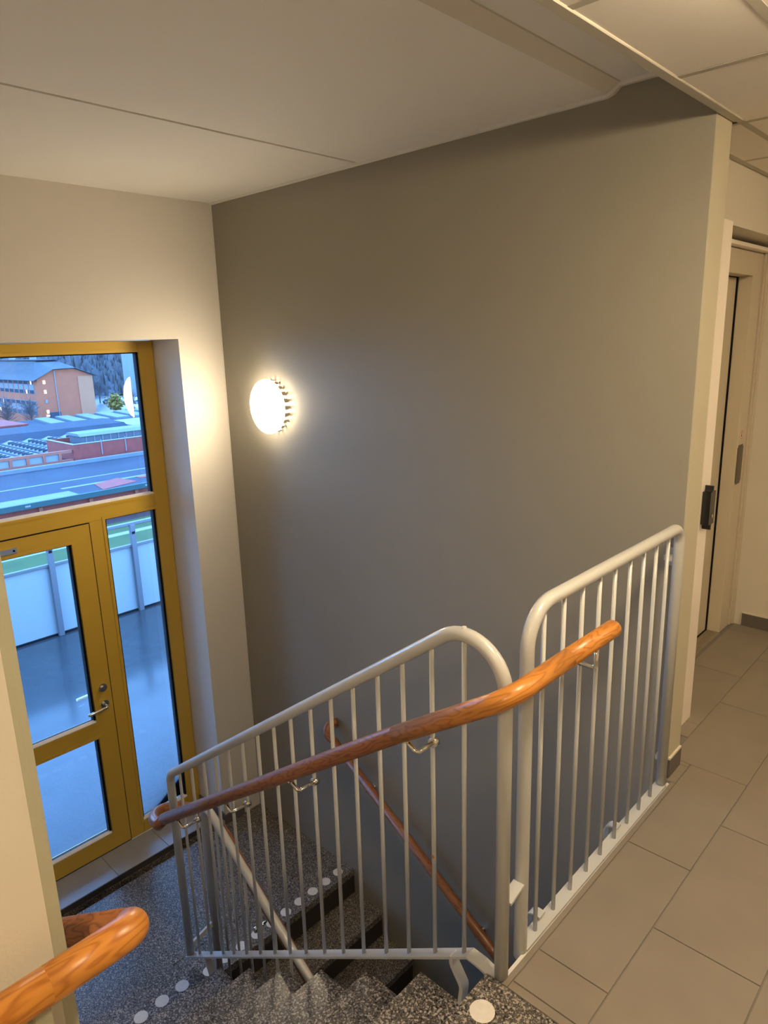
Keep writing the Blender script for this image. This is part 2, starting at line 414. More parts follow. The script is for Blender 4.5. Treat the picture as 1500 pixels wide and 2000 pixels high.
# ================================================================== STAIR FLIGHTS
def step_mesh(x_nose, x_back, y0, y1, z, direction, name, parent):
    """terrazzo tread with dark riser; direction -1: goes down towards -x"""
    bm = bmesh.new()
    xa, xb = min(x_nose, x_back), max(x_nose, x_back)
    for f in bx(bm, xa, xb, y0, y1, z-.04, z): f.material_index = 0
    ra, rb = (xa+.012, xb) if direction < 0 else (xa, xb-.012)
    bx(bm, ra, rb, y0, y1, z-.26, z-.04, 1)
    o = new(name, bm, [M_TERR, M_RISER], parent)
    return o
up = empty('upper_flight', label='speckled terrazzo stair flight from the tiled floor down to the landing', cat='stairs', loc=(0,0,0))
steps = []
for i in range(1, 9):
    zn = -i*RI if i < 8 else -1.372
    o = step_mesh(XT-i*TR, XT-(i-1)*TR+.02, YW+.001, YS, zn, -1, 'step', up); steps.append(o)
dots(XT-7*TR+.048, -1.303, 9, -7*RI, steps[6])
box('top_riser', XT+.012, XT+.03, YW+.001, YS, -.2, -.034, M_RISER, up)
lf = empty('lower_flight', label='terrazzo stair flight with dark risers going down beside the grey wall', cat='stairs')
for j in range(1, 9):
    step_mesh(XN2+j*TR, XN2+(j-1)*TR-.02, -1.13, -.001, LZ-j*RI, 1, 'step', lf)

# ================================================================== RAILINGS
RT = .0195; RB = .0068
Y1 = -1.18; SL = RI/TR
def bar_z(x): return -.012+(x-2.733)*SL            # bottom bar of the upper flight railing
def top_z(x): return 1.024+(x-2.731)*.7125
r1 = empty('stair_railing', label='pale grey tubular railing with a rounded top corner sloping down the upper flight', cat='railing')
xa, xb = 1.035, 2.862
pts = fillet([(xb, Y1, -.005), (xb, Y1, top_z(xb)), (xa, Y1, top_z(xa)), (xa, Y1, bar_z(xa)-.0)], [0, .125, .075, 0], 14)
tube('frame_tube', pts, RT, M_METAL, r1, seg=20)
bm = bmesh.new()
strap(bm, [(xa-.019, Y1, bar_z(xa-.019)-.004), (2.755, Y1, bar_z(2.755)-.004), (2.80, Y1, -.004), (2.852, Y1, -.020)], .042, .008, 'y'); new('bottom_bar', bm, M_METAL, r1)
bx1 = [2.733, 2.622, 2.513, 2.411, 2.301, 2.194, 2.087, 1.975, 1.872, 1.766, 1.660, 1.552, 1.446, 1.352, 1.242, 1.130]
for x in bx1:
    zt = top_z(x)-.006
    if x > 2.70: zt = top_z(x)-.004
    tube('baluster', [(x, Y1, bar_z(x)-.002), (x, Y1, zt)], RB, M_METAL, r1, seg=8)
bm = bmesh.new(); disc(bm, (2.622, Y1-RB+.001, .262), .006, -.0012, 'y', 8); new('paint_speck', bm, mat('orange speck', (.5,.2,.04), .6), r1)
def foot(parent, x, y, z, zdown, side=-1):
    p = [(x, y, z), (x, y, z-.03), (x+.042, y-.006, z-.078), (x+.040, y-.014, z-zdown)]
    bm = bmesh.new(); q = fillet(p, [0, .022, .022, 0], 6)
    strap(bm, q, .032, .012, 'y'); new('support_foot', bm, M_METAL, parent, smooth=False)
foot(r1, 2.700, Y1-.006, bar_z(2.70), .135)
foot(r1, 1.215, Y1-.006, bar_z(1.215), .11)
# link between the two railings at the top corner
bm = bmesh.new(); strap(bm, [(2.862, Y1+.018, .235), (2.852, -1.080, .235)], .035, .008, 'x')
new('link_plate', bm, M_METAL, r1)

Y2 = -1.012; XR2 = .998
def bar2_z(x): return LZ+.035-(x-XN2)*SL
def top2_z(x): return LZ+1.10-(x-XN2)*SL
r2 = empty('lower_stair_railing', label='grey tubular railing of the lower flight seen behind the bars of the upper railing', cat='railing')
xe = 2.7
pts = fillet([(XR2, Y2, bar2_z(XR2)), (XR2, Y2, top2_z(XR2)), (xe, Y2, top2_z(xe)), (xe, Y2, bar2_z(xe))], [0, .05, .1, 0], 10)
tube('frame_tube', pts, RT, M_METAL, r2, seg=16)
bm = bmesh.new(); strap(bm, [(XR2-.02, Y2, bar2_z(XR2-.02)), (xe, Y2, bar2_z(xe))], .042, .008, 'y'); new('bottom_bar', bm, M_METAL, r2)
x = XR2+.107
while x < xe-.03:
    tube('baluster', [(x, Y2, bar2_z(x)), (x, Y2, top2_z(x))], RB, M_METAL, r2, seg=8); x += .107
foot(r2, 1.20, Y2+.006, bar2_z(1.2), .10)
# two cross links near the landing
bm = bmesh.new(); strap(bm, [(1.035, Y1+.017, -1.16), (1.0, Y2-.017, -1.16)], .012, .030, 'x'); new('link_plate', bm, M_METAL, r2)

YB0, YB1, XB, ZT = -1.062, -.034, 2.85, 1.060
r3 = empty('landing_barrier', label='level pale grey barrier with vertical bars along the tiled floor edge', cat='railing')
pts = fillet([(XB, YB0, -.032), (XB, YB0, ZT), (XB, YB1, ZT), (XB, YB1, -.0)], [0, .115, .06, 0], 14)
tube('frame_tube', pts, RT, M_METAL, r3, seg=20, round_end=(True, False))
box('bottom_bar', XB-.021, XB+.021, YB0+.005, YB1+.004, -.012, -.003, M_METAL, r3)
for y in (-.98, -.873, -.766, -.658, -.556, -.448, -.344, -.242, -.139):
    zt = ZT-.012 if y > -.95 else ZT-.03
    tube('baluster', [(XB, y, -.006), (XB, y, zt)], RB, M_METAL, r3, seg=8)
for y in (-.93, -.40):
    bm = bmesh.new()
    q = fillet([(XB-.005, y, .010), (XB-.05, y, .012), (XB-.055, y, -.06), (XB+.012, y, -.09)], [0, .03, .03, 0], 6)
    strap(bm, q, .034, .006, 'y'); new('support_foot', bm, M_METAL, r3)
bm = bmesh.new(); bx(bm, XB-.055, XB-.045+.03, -.012, -.0005, .90, .97); bx(bm, XB-.05, XB-.005, -.04, -.012, .925, .945); new('wall_bracket', bm, M_METAL, r3)
bm = bmesh.new(); bx(bm, XB-.03, XB-.02, -.034, -.0005, .095, .115); new('wall_bracket', bm, M_METAL, r3)

# ================================================================== WOODEN HANDRAILS
RW = .0262
def rail_parts(parent, pts, cuts, mats, ends=(True, True), seg=20):
    """split the path at the given indices into glued sections"""
    idx = [0]+cuts+[len(pts)-1]
    for k in range(len(idx)-1):
        bm = bmesh.new(); re = (ends[0] and k == 0, ends[1] and k == len(idx)-2)
        sweep(bm, pts[idx[k]:idx[k+1]+1], RW, seg, round_end=re, v0=k*.7)
        new('rail_section', bm, mats[k], parent)
def bracket(parent, p_rail, p_post, slope=True):
    """rod down from the underside of the rail, bent towards the baluster, with a clamp"""
    p_rail = Vector(p_rail); p_post = Vector(p_post)
    nrm = Vector((SL, 0, -1)).normalized() if slope else Vector((0, 0, -1))
    a = p_rail+nrm*(RW-.004); b = Vector((p_post.x if slope else p_rail.x, p_post.y if not slope else p_rail.y, p_post.z))
    if not slope: b.y = p_rail.y
    o = tube('bracket', fillet([a, b, p_post], [0, .012, 0], 6), .0068, M_CHROME, parent, seg=12)
    d = (p_post-b).normalized()
    bm = bmesh.new()
    sweep(bm, [p_post-d*.006-Vector((0,0,0)), p_post+d*.016], .0145, 6); new('clamp', bm, M_CHROME, o)
    bm = bmesh.new(); disc(bm, a-Vector((0,0,.004)), .012, .005); new('mount_plate', bm, M_CHROME, o)
h1 = empty('wooden_handrail', label='round oak handrail bent around the barrier corner and running down the upper flight', cat='handrail')
YH = -1.255; XH = 2.922
def hz(x): return .035+(x-1.642)*.6985
zc = .915
xc = 1.642+(zc-.035)/.6985+.0
path = fillet([(XH, -.70, zc-.003), (XH, -1.0, zc), (XH, YH+.0, zc), (XH-.001-.05, YH, hz(XH-.05)-.0)], [0, 0, .045, 0], 10)
# smoother: end piece, bend, long slope, U-turn at the foot, start of the lower slope
corner = fillet([(XH, -.98, zc), (XH, YH, zc), (2.55, YH, hz(2.55)), (1.2, YH, hz(1.2))], [0, .07, .25, 0], 12)
P = [Vector((XH, -.712, zc-.004)), Vector((XH, -.98, zc))]+corner[1:-1]
kbend = 15
P += [Vector((2.0, YH, hz(2.0))), Vector((1.5, YH, hz(1.5))), Vector((1.08, YH, hz(1.08)))]
klow = len(P)-1
cx0, cy0, R0 = 1.02, -1.102, .153
for k in range(0, 19):
    a = PI*k/18; px = cx0-R0*math.sin(a)*1.12; py = cy0-R0*math.cos(a)
    z = hz(1.02)-.02-.185*(k/18)**1.25
    P.append(Vector((px, py, z)))
kend = len(P)-1
y2h = cy0+R0
zst = P[-1].z
P += [Vector((1.10, y2h, zst-.035)), Vector((1.25, y2h, LZ+.925-(1.25-XN2)*SL)), Vector((2.6, y2h, LZ+.925-(2.6-XN2)*SL))]
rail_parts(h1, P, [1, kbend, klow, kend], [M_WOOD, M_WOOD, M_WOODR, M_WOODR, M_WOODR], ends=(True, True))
for xx in (2.628, 2.090, 1.660, 1.250):
    bracket(h1, (xx-.052, YH, hz(xx-.052)), (xx, Y1-.006, hz(xx)-.080))
bracket(h1, (XH, -.81, zc), (XB+.006, -.81, zc-.092), False)
bracket(h1, (1.38, y2h, LZ+.925-(1.38-XN2)*SL), (1.38, Y2+.006, LZ+.835-(1.38-XN2)*SL), False)

# handrail on the grey wall beside the lower flight
h2 = empty('wall_handrail', label='dark oak handrail fixed to the grey wall, sloping down beside the lower flight', cat='handrail')
yr = -.075
def gz(x): return -.585-(x-.90)*.612
gz = lambda x: -.56-(x-.90)*.64
P2 = fillet([(.90, -.004, -.50), (.815, yr+.0, -.53), (.93, yr, gz(.93)), (2.6, yr, gz(2.6))], [0, .045, .05, 0], 8)
k2 = len(P2)-2
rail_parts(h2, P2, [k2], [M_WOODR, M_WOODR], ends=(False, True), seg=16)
for xx in (1.20, 1.98, 2.4): 
    o = tube('bracket', fillet([(xx, yr, gz(xx)-RW+.004), (xx, yr, gz(xx)-.06), (xx, -.002, gz(xx)-.06)], [0, .012, 0], 5), .0058, M_CHROME, h2, seg=8)
    bm = bmesh.new(); disc(bm, (xx, -.008, gz(xx)-.06), .018, .0075, 'y', 16); new('wall_plate', bm, M_CHROME, o)

# near handrail wrapping the beige wall corner
h3 = empty('corner_handrail', label='thick oak handrail on the near beige wall that turns round the wall corner', cat='handrail')
xl = 2.858; zl = .90; yl = -2.165
P3 = fillet([(xl, -3.3, zl), (xl, -2.30, zl), (xl, yl, zl), (1.2, yl, zl-1.658*SL)], [0, 0, .040, 0], 14)
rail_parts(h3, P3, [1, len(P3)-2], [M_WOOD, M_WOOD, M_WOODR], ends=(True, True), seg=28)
bm = bmesh.new(); bx(bm, 2.7905, 2.796, -2.335, -2.285, zl-.16, zl-.055); bx(bm, 2.796, xl, -2.322, -2.30, zl-.10, zl-.085); bx(bm, xl-.012, xl+.0, -2.322, -2.30, zl-.085, zl-RW+.004)
new('bracket', bm, M_EDGE, h3)
for xx in (2.4, 1.5):
    zz = zl-(2.858-xx)*SL
    tube('bracket', fillet([(xx, yl, zz-RW+.004), (xx, yl, zz-.07), (xx, YW+.002, zz-.07)], [0, .012, 0], 5), .006, M_CHROME, h3, seg=8)

# ================================================================== GLAZED DOOR
d = empty('door_1', kind='structure')
XF, XO = -.300, -.365                          # inner and outer face of the frame
LEAF0, LEAF1 = -1.765, -.840                   # leaf
def mem(name, y0, y1, z0, z1, parent=d, x0=XO, x1=XF, m=M_YEL, bev=.003): return box(name, x0, x1, y0, y1, z0, z1, m, parent, bev=bev)
JB = OZ0                                        # bottom
mem('frame_jamb', -.402, OY1-.002, JB, OZ1-.002)
mem('frame_jamb', OY0+.002, -1.790, JB, OZ1-.002)
mem('frame_head', -1.790, -.402, 1.716, OZ1-.002)
mem('frame_transom', -1.790, -.402, .738, .838)
mem('frame_mullion', -.836, -.738, JB, .738)
mem('frame_sill', -.738, -.402, JB, JB+.095)
# thin shadow grooves: inner glazing beads stand proud of the frame
def bead(y0, y1, z0, z1, parent, wd=.018):
    bm = bmesh.new(); a = XF-.001; b = XF+.004
    bx(bm, a, b, y0-wd, y0, z0-wd, z1+wd); bx(bm, a, b, y1, y1+wd, z0-wd, z1+wd)
    bx(bm, a, b, y0, y1, z0-wd, z0); bx(bm, a, b, y0, y1, z1, z1+wd)
    return new('glazing_bead', bm, M_YEL, parent)
def pane(y0, y1, z0, z1, parent, name='glass_pane'):
    bead(y0, y1, z0, z1, parent)
    bm = bmesh.new(); a, b, g = XF-.052, XF-.012, .012
    bx(bm, a, b, y0, y0+g, z0, z1); bx(bm, a, b, y1-g, y1, z0, z1); bx(bm, a, b, y0, y1, z1-g*.6, z1); bx(bm, a, b, y0, y1, z0, z0+.006)
    new('gasket', bm, M_BLACK, parent)
    bm = bmesh.new(); prism(bm, [(XF-.0005, z0), (XF-.0005, z0+.003), (XF-.018, z0+.016), (XF-.018, z0)], 'y', y0, y1); new('sill_sheen', bm, M_ALU_SHEEN, parent)  # pale strip: sky sheen on the frame's top face put into colour
    bm = bmesh.new(); bx(bm, a+.030, a+.034, y0+.001, y1-.001, z0+.001, z1-.001); return new(name, bm, M_GLASS, parent)
pane(-1.790, -.402, .838, 1.716, d, 'transom_pane')
pane(-.738, -.402, JB+.095, .738, d, 'sidelight_pane')
# leaf
lfm = bmesh.new(); gz0, gz1, gz2, gz3 = -1.345, -.650, -.537, .630
yl0, yl1 = LEAF0+.115, -.955
bx(lfm, XO, XF+.002, yl1, LEAF1, JB+.008, .732); bx(lfm, XO, XF+.002, LEAF0, yl0, JB+.008, .732)
for a, b in ((JB+.008, gz0), (gz1, gz2), (gz3, .732)): bx(lfm, XO, XF+.002, yl0, yl1, a, b)
leaf = new('door_leaf', lfm, M_YEL, d)
pane(yl0, yl1, gz0, gz1, leaf); pane(yl0, yl1, gz2, gz3, leaf)
# dark rebate line around the leaf
bm = bmesh.new(); g = .004
bx(bm, XO, XF+.001, LEAF1, LEAF1+g, JB, .736); bx(bm, XO, XF+.001, LEAF0-g, LEAF0, JB, .736); bx(bm, XO, XF+.001, LEAF0, LEAF1, .732, .738)
bx(bm, XO, XF-.0, LEAF0, LEAF1, JB, JB+.008)
new('rebate_gap', bm, M_BLACK, d)
# ironmongery
yk = -.893
bm = bmesh.new(); disc(bm, (XF+.002, yk, -.318), .026, .012, 'x', 24); disc(bm, (XF+.014, yk, -.318), .015, .012, 'x', 20); new('lock_rosette', bm, M_CHROME, leaf, smooth=False)
bm = bmesh.new(); disc(bm, (XF+.002, yk, -.432), .026, .010, 'x', 24); new('handle_rosette', bm, M_CHROME, leaf)
tube('door_handle', fillet([(XF+.01, yk, -.432), (XF+.062, yk, -.432), (XF+.060, yk-.125, -.440)], [0, .018, 0], 8), .0095, M_CHROME, leaf, seg=12, round_end=(False, True))
tube('door_handle', fillet([(XO-.01, yk, -.40), (XO-.058, yk, -.40), (XO-.058, yk-.115, -.405)], [0, .015, 0], 8), .0095, M_ALU_SHEEN, leaf, seg=12, round_end=(False, True))
bm = bmesh.new(); disc(bm, (XO, yk, -.318), .024, -.010, 'x', 20); disc(bm, (XO, yk, -.40), .024, -.010, 'x', 20); new('outer_rosette', bm, M_ALU_SHEEN, leaf)
bm = bmesh.new(); bx(bm, XF+.002, XF+.010, -1.36, -1.255, .655, .685); disc(bm, (XF+.010, -1.272, .67), .006, .003, 'x', 12, 1)
new('keeper_plate', bm, [M_CHROME, M_BLACK], leaf)

# ================================================================== WALL LAMP
lp = empty('wall_lamp', label='round glowing opal lamp on the dark grey wall', cat='lamp', loc=(.462, 0, 1.388))
M_OPAL = mat('opal glow', (.9,.9,.9), .3, emit=(LAMP_COLOR, LAMP_STRENGTH))
M_OPAL2 = mat('lamp back glow', (.9,.9,.9), .3, emit=(LAMP_COLOR, 12.0))
bm = bmesh.new()
prof = [(0, -.078), (.05, -.077), (.10, -.072), (.135, -.062), (.152, -.050), (.157, -.040), (.150, -.034), (0, -.034)]
seg = 48; rings = []
for r_, y_ in prof:
    if r_ == 0: rings.append([bm.verts.new((0, y_, 0))])
    else: rings.append([bm.verts.new((r_*math.cos(2*PI*k/seg), y_, r_*math.sin(2*PI*k/seg))) for k in range(seg)])
for a, b in zip(rings, rings[1:]):
    for k in range(seg):
        j = (k+1) % seg
        if len(a) == 1: bm.faces.new((a[0], b[k], b[j]))
        elif len(b) == 1: bm.faces.new((a[k], b[0], a[j]))
        else: bm.faces.new((a[k], b[k], b[j], a[j]))
new('diffuser', bm, M_OPAL, lp, smooth=True)
bm = bmesh.new(); disc(bm, (0, -.034, 0), .112, .030, 'y', 40); new('light_drum', bm, M_OPAL2, lp, smooth=False)
bm = bmesh.new(); disc(bm, (0, -.006, 0), .125, .0055, 'y', 40); new('base_plate', bm, M_METAL, lp)
M_RIM = mat('lamp rim', (.45,.42,.36), .4)
for k in range(24):
    a = 2*PI*k/24; bm = bmesh.new()
    bx(bm, .120, .158, -.036, -.008, -.011, .011)
    o = new('rim_segment', bm, M_RIM, lp); o.rotation_euler.y = -a

# ================================================================== CEILING DOWNLIGHTS
for (x, y, pw, lab) in DOWNLIGHTS:
    o = empty('ceiling_light', label=lab, cat='lamp', group=None, loc=(x, y, ZC-.0006))
    bm = bmesh.new(); n = 40
    A = [[bm.verts.new((r_*math.cos(2*PI*k/n), r_*math.sin(2*PI*k/n), z_)) for k in range(n)] for r_, z_ in ((.122, -.0), (.122, -.008), (.104, -.010), (.104, -.001))]
    for a, b in zip(A, A[1:]+A[:1]):
        for k in range(n): bm.faces.new((a[k], a[(k+1) % n], b[(k+1) % n], b[k]))
    new('trim_ring', bm, M_TBAR, o)
    bm = bmesh.new(); sg = 36; rg = []
    for r_, z_ in [(.104, -.006), (.150, -.020), (.156, -.038), (.135, -.058), (.08, -.070), (0, -.074)]:
        rg.append([bm.verts.new((0, 0, z_))] if r_ == 0 else [bm.verts.new((r_*math.cos(2*PI*k/sg), r_*math.sin(2*PI*k/sg), z_)) for k in range(sg)])
    for a, b in zip(rg, rg[1:]):
        for k in range(sg):
            q = (k+1) % sg
            bm.faces.new((a[k], a[q], b[0]) if len(b) == 1 else (a[k], a[q], b[q], b[k]))
    bm.faces.new(rg[0])
    new('diffuser', bm, mat('ceiling lamp glow %d' % round(pw*100), (.9,.9,.9), .4, emit=(WARM, DOWNLIGHT_GLOW*pw)), o, smooth=True)

# ================================================================== LIFT
lv = empty('lift_entrance', label='beige enamelled lift doorway recessed in the wall beside the column', cat='lift', loc=(0,0,0))
def lb(name, x0, x1, y0, y1, z0, z1, m=M_LIFT, bev=.002, parent=lv): return box(name, x0, x1, y0, y1, z0, z1, m, parent, bev=bev)
lb('side_jamb', 2.468, 2.540, 1.594, 1.740, 0.001, 2.135)
lb('side_jamb', 2.468, 2.540, .40, .60, 0.001, 2.135)
lb('header', 2.468, 2.540, .60, 1.594, 2.018, 2.135)
lb('header_rail', 2.50, 2.580, .40, 1.760, 2.139, 2.158, M_STRIP)
lb('header_shadow', 2.45, 2.52, .40, 1.80, 2.158, 2.178, M_SKIRT)  # dark bar painting in the shade under the soffit
lb('outer_trim', 2.50, 2.548, 1.750, 1.775, 0.001, 2.139)
lb('outer_trim', 2.50, 2.556, 1.778, 1.804, 0.001, 2.139)
lb('gap_strip', 2.47, 2.534, 1.740, 1.750, 0.001, 2.135, M_BLACK, 0)
lb('door_panel', 2.440, 2.462, .60, 1.094, 0.004, 2.015)
lb('door_panel', 2.440, 2.462, 1.098, 1.583, 0.004, 2.015)
lb('door_gap', 2.43, 2.466, 1.583, 1.593, 0.004, 2.015, M_BLACK, 0)
lb('lift_back', 2.40, 2.44, .39, 1.80, 0, 2.17, M_BLACK, 0)
lb('sill_groove', 2.440, 2.470, .60, 1.594, -.003, .001, M_BLACK, 0)
sl = lb('sill_plate', 2.470, 2.545, .60, 1.594, -.003, .0015, mat('sill metal', (.34,.29,.22), .4, metal=.6, noise=(120,.25)), 0)
for k in range(3): lb('sill_rib', 2.482+.018*k, 2.487+.018*k, .60, 1.594, .0015, .003, mat('sill metal'), 0, sl)
bm = bmesh.new(); bx(bm, 2.5402, 2.5425, 1.609, 1.703, .895, 1.120); bmesh.ops.bevel(bm, geom=[e for e in bm.edges if abs(e.verts[0].co.x-e.verts[1].co.x) > 1e-4], offset=.012, segments=4, affect='EDGES')
new('recessed_pull', bm, mat('brown steel', (.10,.08,.05), .35, metal=.6), lv)
# round pictogram above the pull: red ring, white field, small dark figure
pg = bmesh.new()
def ringx(bm, x, yc, zc_, r0, r1, mi, n=24):
    A = [bm.verts.new((x, yc+r1*math.cos(2*PI*k/n), zc_+r1*math.sin(2*PI*k/n))) for k in range(n)]
    B = [bm.verts.new((x, yc+r0*math.cos(2*PI*k/n), zc_+r0*math.sin(2*PI*k/n))) for k in range(n)]
    for k in range(n): bm.faces.new((A[k], A[(k+1) % n], B[(k+1) % n], B[k])).material_index = mi
disc(pg, (2.5402, 1.655, 1.175), .028, .0006, 'x', 24, 0)
ringx(pg, 2.5412, 1.655, 1.175, .020, .0255, 1)
bx(pg, 2.541, 2.5413, 1.650, 1.660, 1.163, 1.180, 2); disc(pg, (2.541, 1.655, 1.186), .005, .0003, 'x', 12, 2)
new('round_sign', pg, [mat('sign white', (.75,.7,.62), .4), mat('sign red', (.45,.06,.04), .4), M_BLACK], lv)
# call post
cp = empty('call_post', label='tall pale metal strip beside the lift carrying a black call box', cat='panel')
box('post_panel', 2.672, 2.756, .395, .540, .0005, 2.160, M_STRIP, cp, bev=.002)
bm = bmesh.new(); disc(bm, (2.735, .47, 2.1602), .006, .010, 'z', 10); new('screw_head', bm, M_CHROME, cp)
bm = bmesh.new(); bx(bm, 2.7562, 2.790, .452, .510, .925, 1.115)
bmesh.ops.bevel(bm, geom=[e for e in bm.edges if abs(e.verts[0].co.x-e.verts[1].co.x) > 1e-4], offset=.024, segments=5, affect='EDGES')
cb = new('call_box', bm, mat('black plastic', (.012,.012,.013), .25), cp)
bm = bmesh.new(); disc(bm, (2.7902, .481, .985), .008, .003, 'x', 16); new('call_button', bm, M_CHROME, cb)

# ================================================================== OUTSIDE: terrace
ALBEDO = .76
M_WET = mat('wet terrace', (.05,.056,.060), .16, spec=.33, noise=(6,.25), bump=(45,.2,.002))
M_GALV = mat('galvanised steel', (.18,.18,.20), .45, metal=.3)
M_PANEL = mat('frosted panel', (.38,.41,.42), .25)
tf = box('terrace_floor', -6.2, -.34, -8, 9, -1.75, -1.60, M_WET, kind='structure')
box('threshold', -.48, -.34, -1.9, -.31, -1.60, -1.50, M_ALU_SHEEN, tf, bev=.004)
XP = -4.49
rl = empty('terrace_railing', label='steel balustrade with pale frosted panels at the edge of the wet terrace', cat='railing')
box('top_rail', XP-.03, XP+.03, -7.5, 8.5, -.455, -.415, M_GALV, rl, bev=.006)
box('mid_rail', XP-.02, XP+.025, -7.5, 8.5, -.735, -.700, M_GALV, rl, bev=.004)
ps = [.402+1.034*k for k in range(-7, 8)]
for k, y in enumerate(ps):
    p = box('post', XP+.005, XP+.055, y-.032, y+.032, -1.60, -.44, M_GALV, rl, bev=.004)
    bm = bmesh.new(); bx(bm, XP+.056, XP+.062, y-.018, y+.018, -.56, -.53); new('clip', bm, M_BLACK, p)
for a, b in zip(ps, ps[1:]): box('frosted_panel', XP-.012, XP-.004, a+.012, b-.012, -1.57, -.735, M_PANEL, rl)
box('bottom_channel', XP-.02, XP+.003, -7.5, 8.5, -1.60, -1.575, M_BLACK, rl)

# ================================================================== OUTSIDE: ground, buildings, hill
GZ = -15.75; RZ = -12.6
M_GRASS = mat('lawn grass', (.06,.10,.02), .9, noise=(.5,.35))
M_ASPH = mat('wet asphalt', (.06,.065,.07), .35, noise=(.2,.3))
M_RED = mat('red brick', (.34,.06,.045), .85, noise=(1.2,.35))
M_REDL = mat('orange brick', (.55,.15,.07), .85, noise=(.6,.15))
M_ROOF = mat('wet roofing felt', (.040,.055,.075), .7, spec=.12, noise=(.35,.35))
M_ROOFL = mat('pale roof sheet', (.19,.22,.24), .6, spec=.2, noise=(.5,.2))
M_TEAL = mat('teal fascia', (.014,.07,.075), .6)
M_WHITE = mat('white cladding', (.26,.28,.30), .5)
M_WIN = mat('dark window', (.06,.08,.11), .15)
M_LIT = mat('lit window', (.8,.7,.5), .5, emit=((1.0,.75,.45), 2.2))
box('ground', -330, -6.5, -120, 330, GZ-.3, GZ, M_ASPH, kind='structure')
bm = bmesh.new(); bx(bm, -63.5, -20, -30, 60, GZ, GZ+.06); new('lawn', bm, M_GRASS, kind='structure')
box('footpath', -59.4, -58.4, -30, 60, GZ+.06, GZ+.09, mat('footpath paving', (.3,.3,.3), .5), kind='structure')

def bld(label, name='low_building', cat='building'): return empty(name, label=label, cat=cat)
b1 = bld('low building with flat wet roof, teal fascia and dark brick wall beyond the lawn')
box('wall', -84, -66.2, -30, 62, GZ, RZ-.45, M_RED, b1)
box('roof', -84.5, -65.4, -30.5, 62.5, RZ-.28, RZ, M_ROOF, b1)
box('fascia', -65.4, -65.1, -30.5, 62.5, RZ-.40, RZ+.12, M_TEAL, b1)
for y in range(-28, 62, 5): box('wall_pier', -66.2, -65.9, y, y+.35, GZ, RZ-.62, mat('pier paint', (.45,.12,.07), .7), b1)
for y in (13.5, 20.5, 32.8): box('fascia_plate', -65.1, -65.05, y, y+.5, RZ-.2, RZ-.05, M_WHITE, b1)
box('pale_roof_strip', -68.4, -65.5, 16, 26, RZ, RZ+.03, M_ROOFL, b1)
box('pale_roof_strip', -70.5, -69.8, 26, 60, RZ, RZ+.03, M_ROOFL, b1)
box('pale_roof_strip', -74.5, -74.0, -30, 60, RZ, RZ+.03, M_ROOFL, b1)
bm = bmesh.new(); prism(bm, [(-66.0, 28.6), (-69.6, 29.3), (-71.0, 32.6), (-67.2, 33.0)], 'z', RZ, RZ+.05); new('brick_roof_patch', bm, M_RED, b1)
bm = bmesh.new(); prism(bm, [(-68.8, 34.2), (-69.8, 34.2), (-70.2, 45), (-69.0, 45)], 'z', RZ, RZ+.05); new('brick_roof_patch', bm, M_RED, b1)
box('roof_ridge', -85.0, -84.4, -30.5, 62.5, RZ, RZ+.45, M_ROOFL, b1)

b2 = bld('flat roofed hall with a red brick roof-top box around a pale plant room')
box('wall', -130, -86.0, 34.85, 64, GZ, RZ-.02, M_RED, b2)
bm = bmesh.new()
bx(bm, -87.7, -87.4, 35.2, 62, RZ, -10.5); bx(bm, -96, -87.4, 34.9, 35.2, RZ, -10.5); bx(bm, -96.2, -95.9, 35.2, 62, RZ, -10.5); bx(bm, -96, -87.6, 61.7, 62, RZ, -10.5)
new('parapet', bm, M_RED, b2)
box('coping', -87.8, -87.35, 34.85, 62, -10.5, -10.42, M_WHITE, b2); box('coping', -96, -87.8, 34.85, 35.25, -10.5, -10.42, M_WHITE, b2)
box('deck', -96, -87.6, 35.2, 62, RZ, -11.2, M_ROOF, b2)
pr = box('plant_room', -94.5, -90.5, 37.5, 47.5, -11.2, -9.9, mat('metal cladding', (.12,.14,.17), .5), b2)
bm = bmesh.new(); prism(bm, [(-94.9, -9.9), (-90.1, -9.9), (-90.9, -9.55), (-94.1, -9.55)], 'y', 37.1, 47.9); new('plant_roof', bm, M_ROOFL, b2)
for k in range(9): box('cladding_rib', -90.5, -90.42, 38+k*1.15, 38.12+k*1.15, -11.2, -9.9, M_WHITE, pr)
for y in (38.6, 42, 46): box('rain_pipe', -87.4, -87.3, y, y+.1, -12.2, -10.2, M_WHITE, b2)

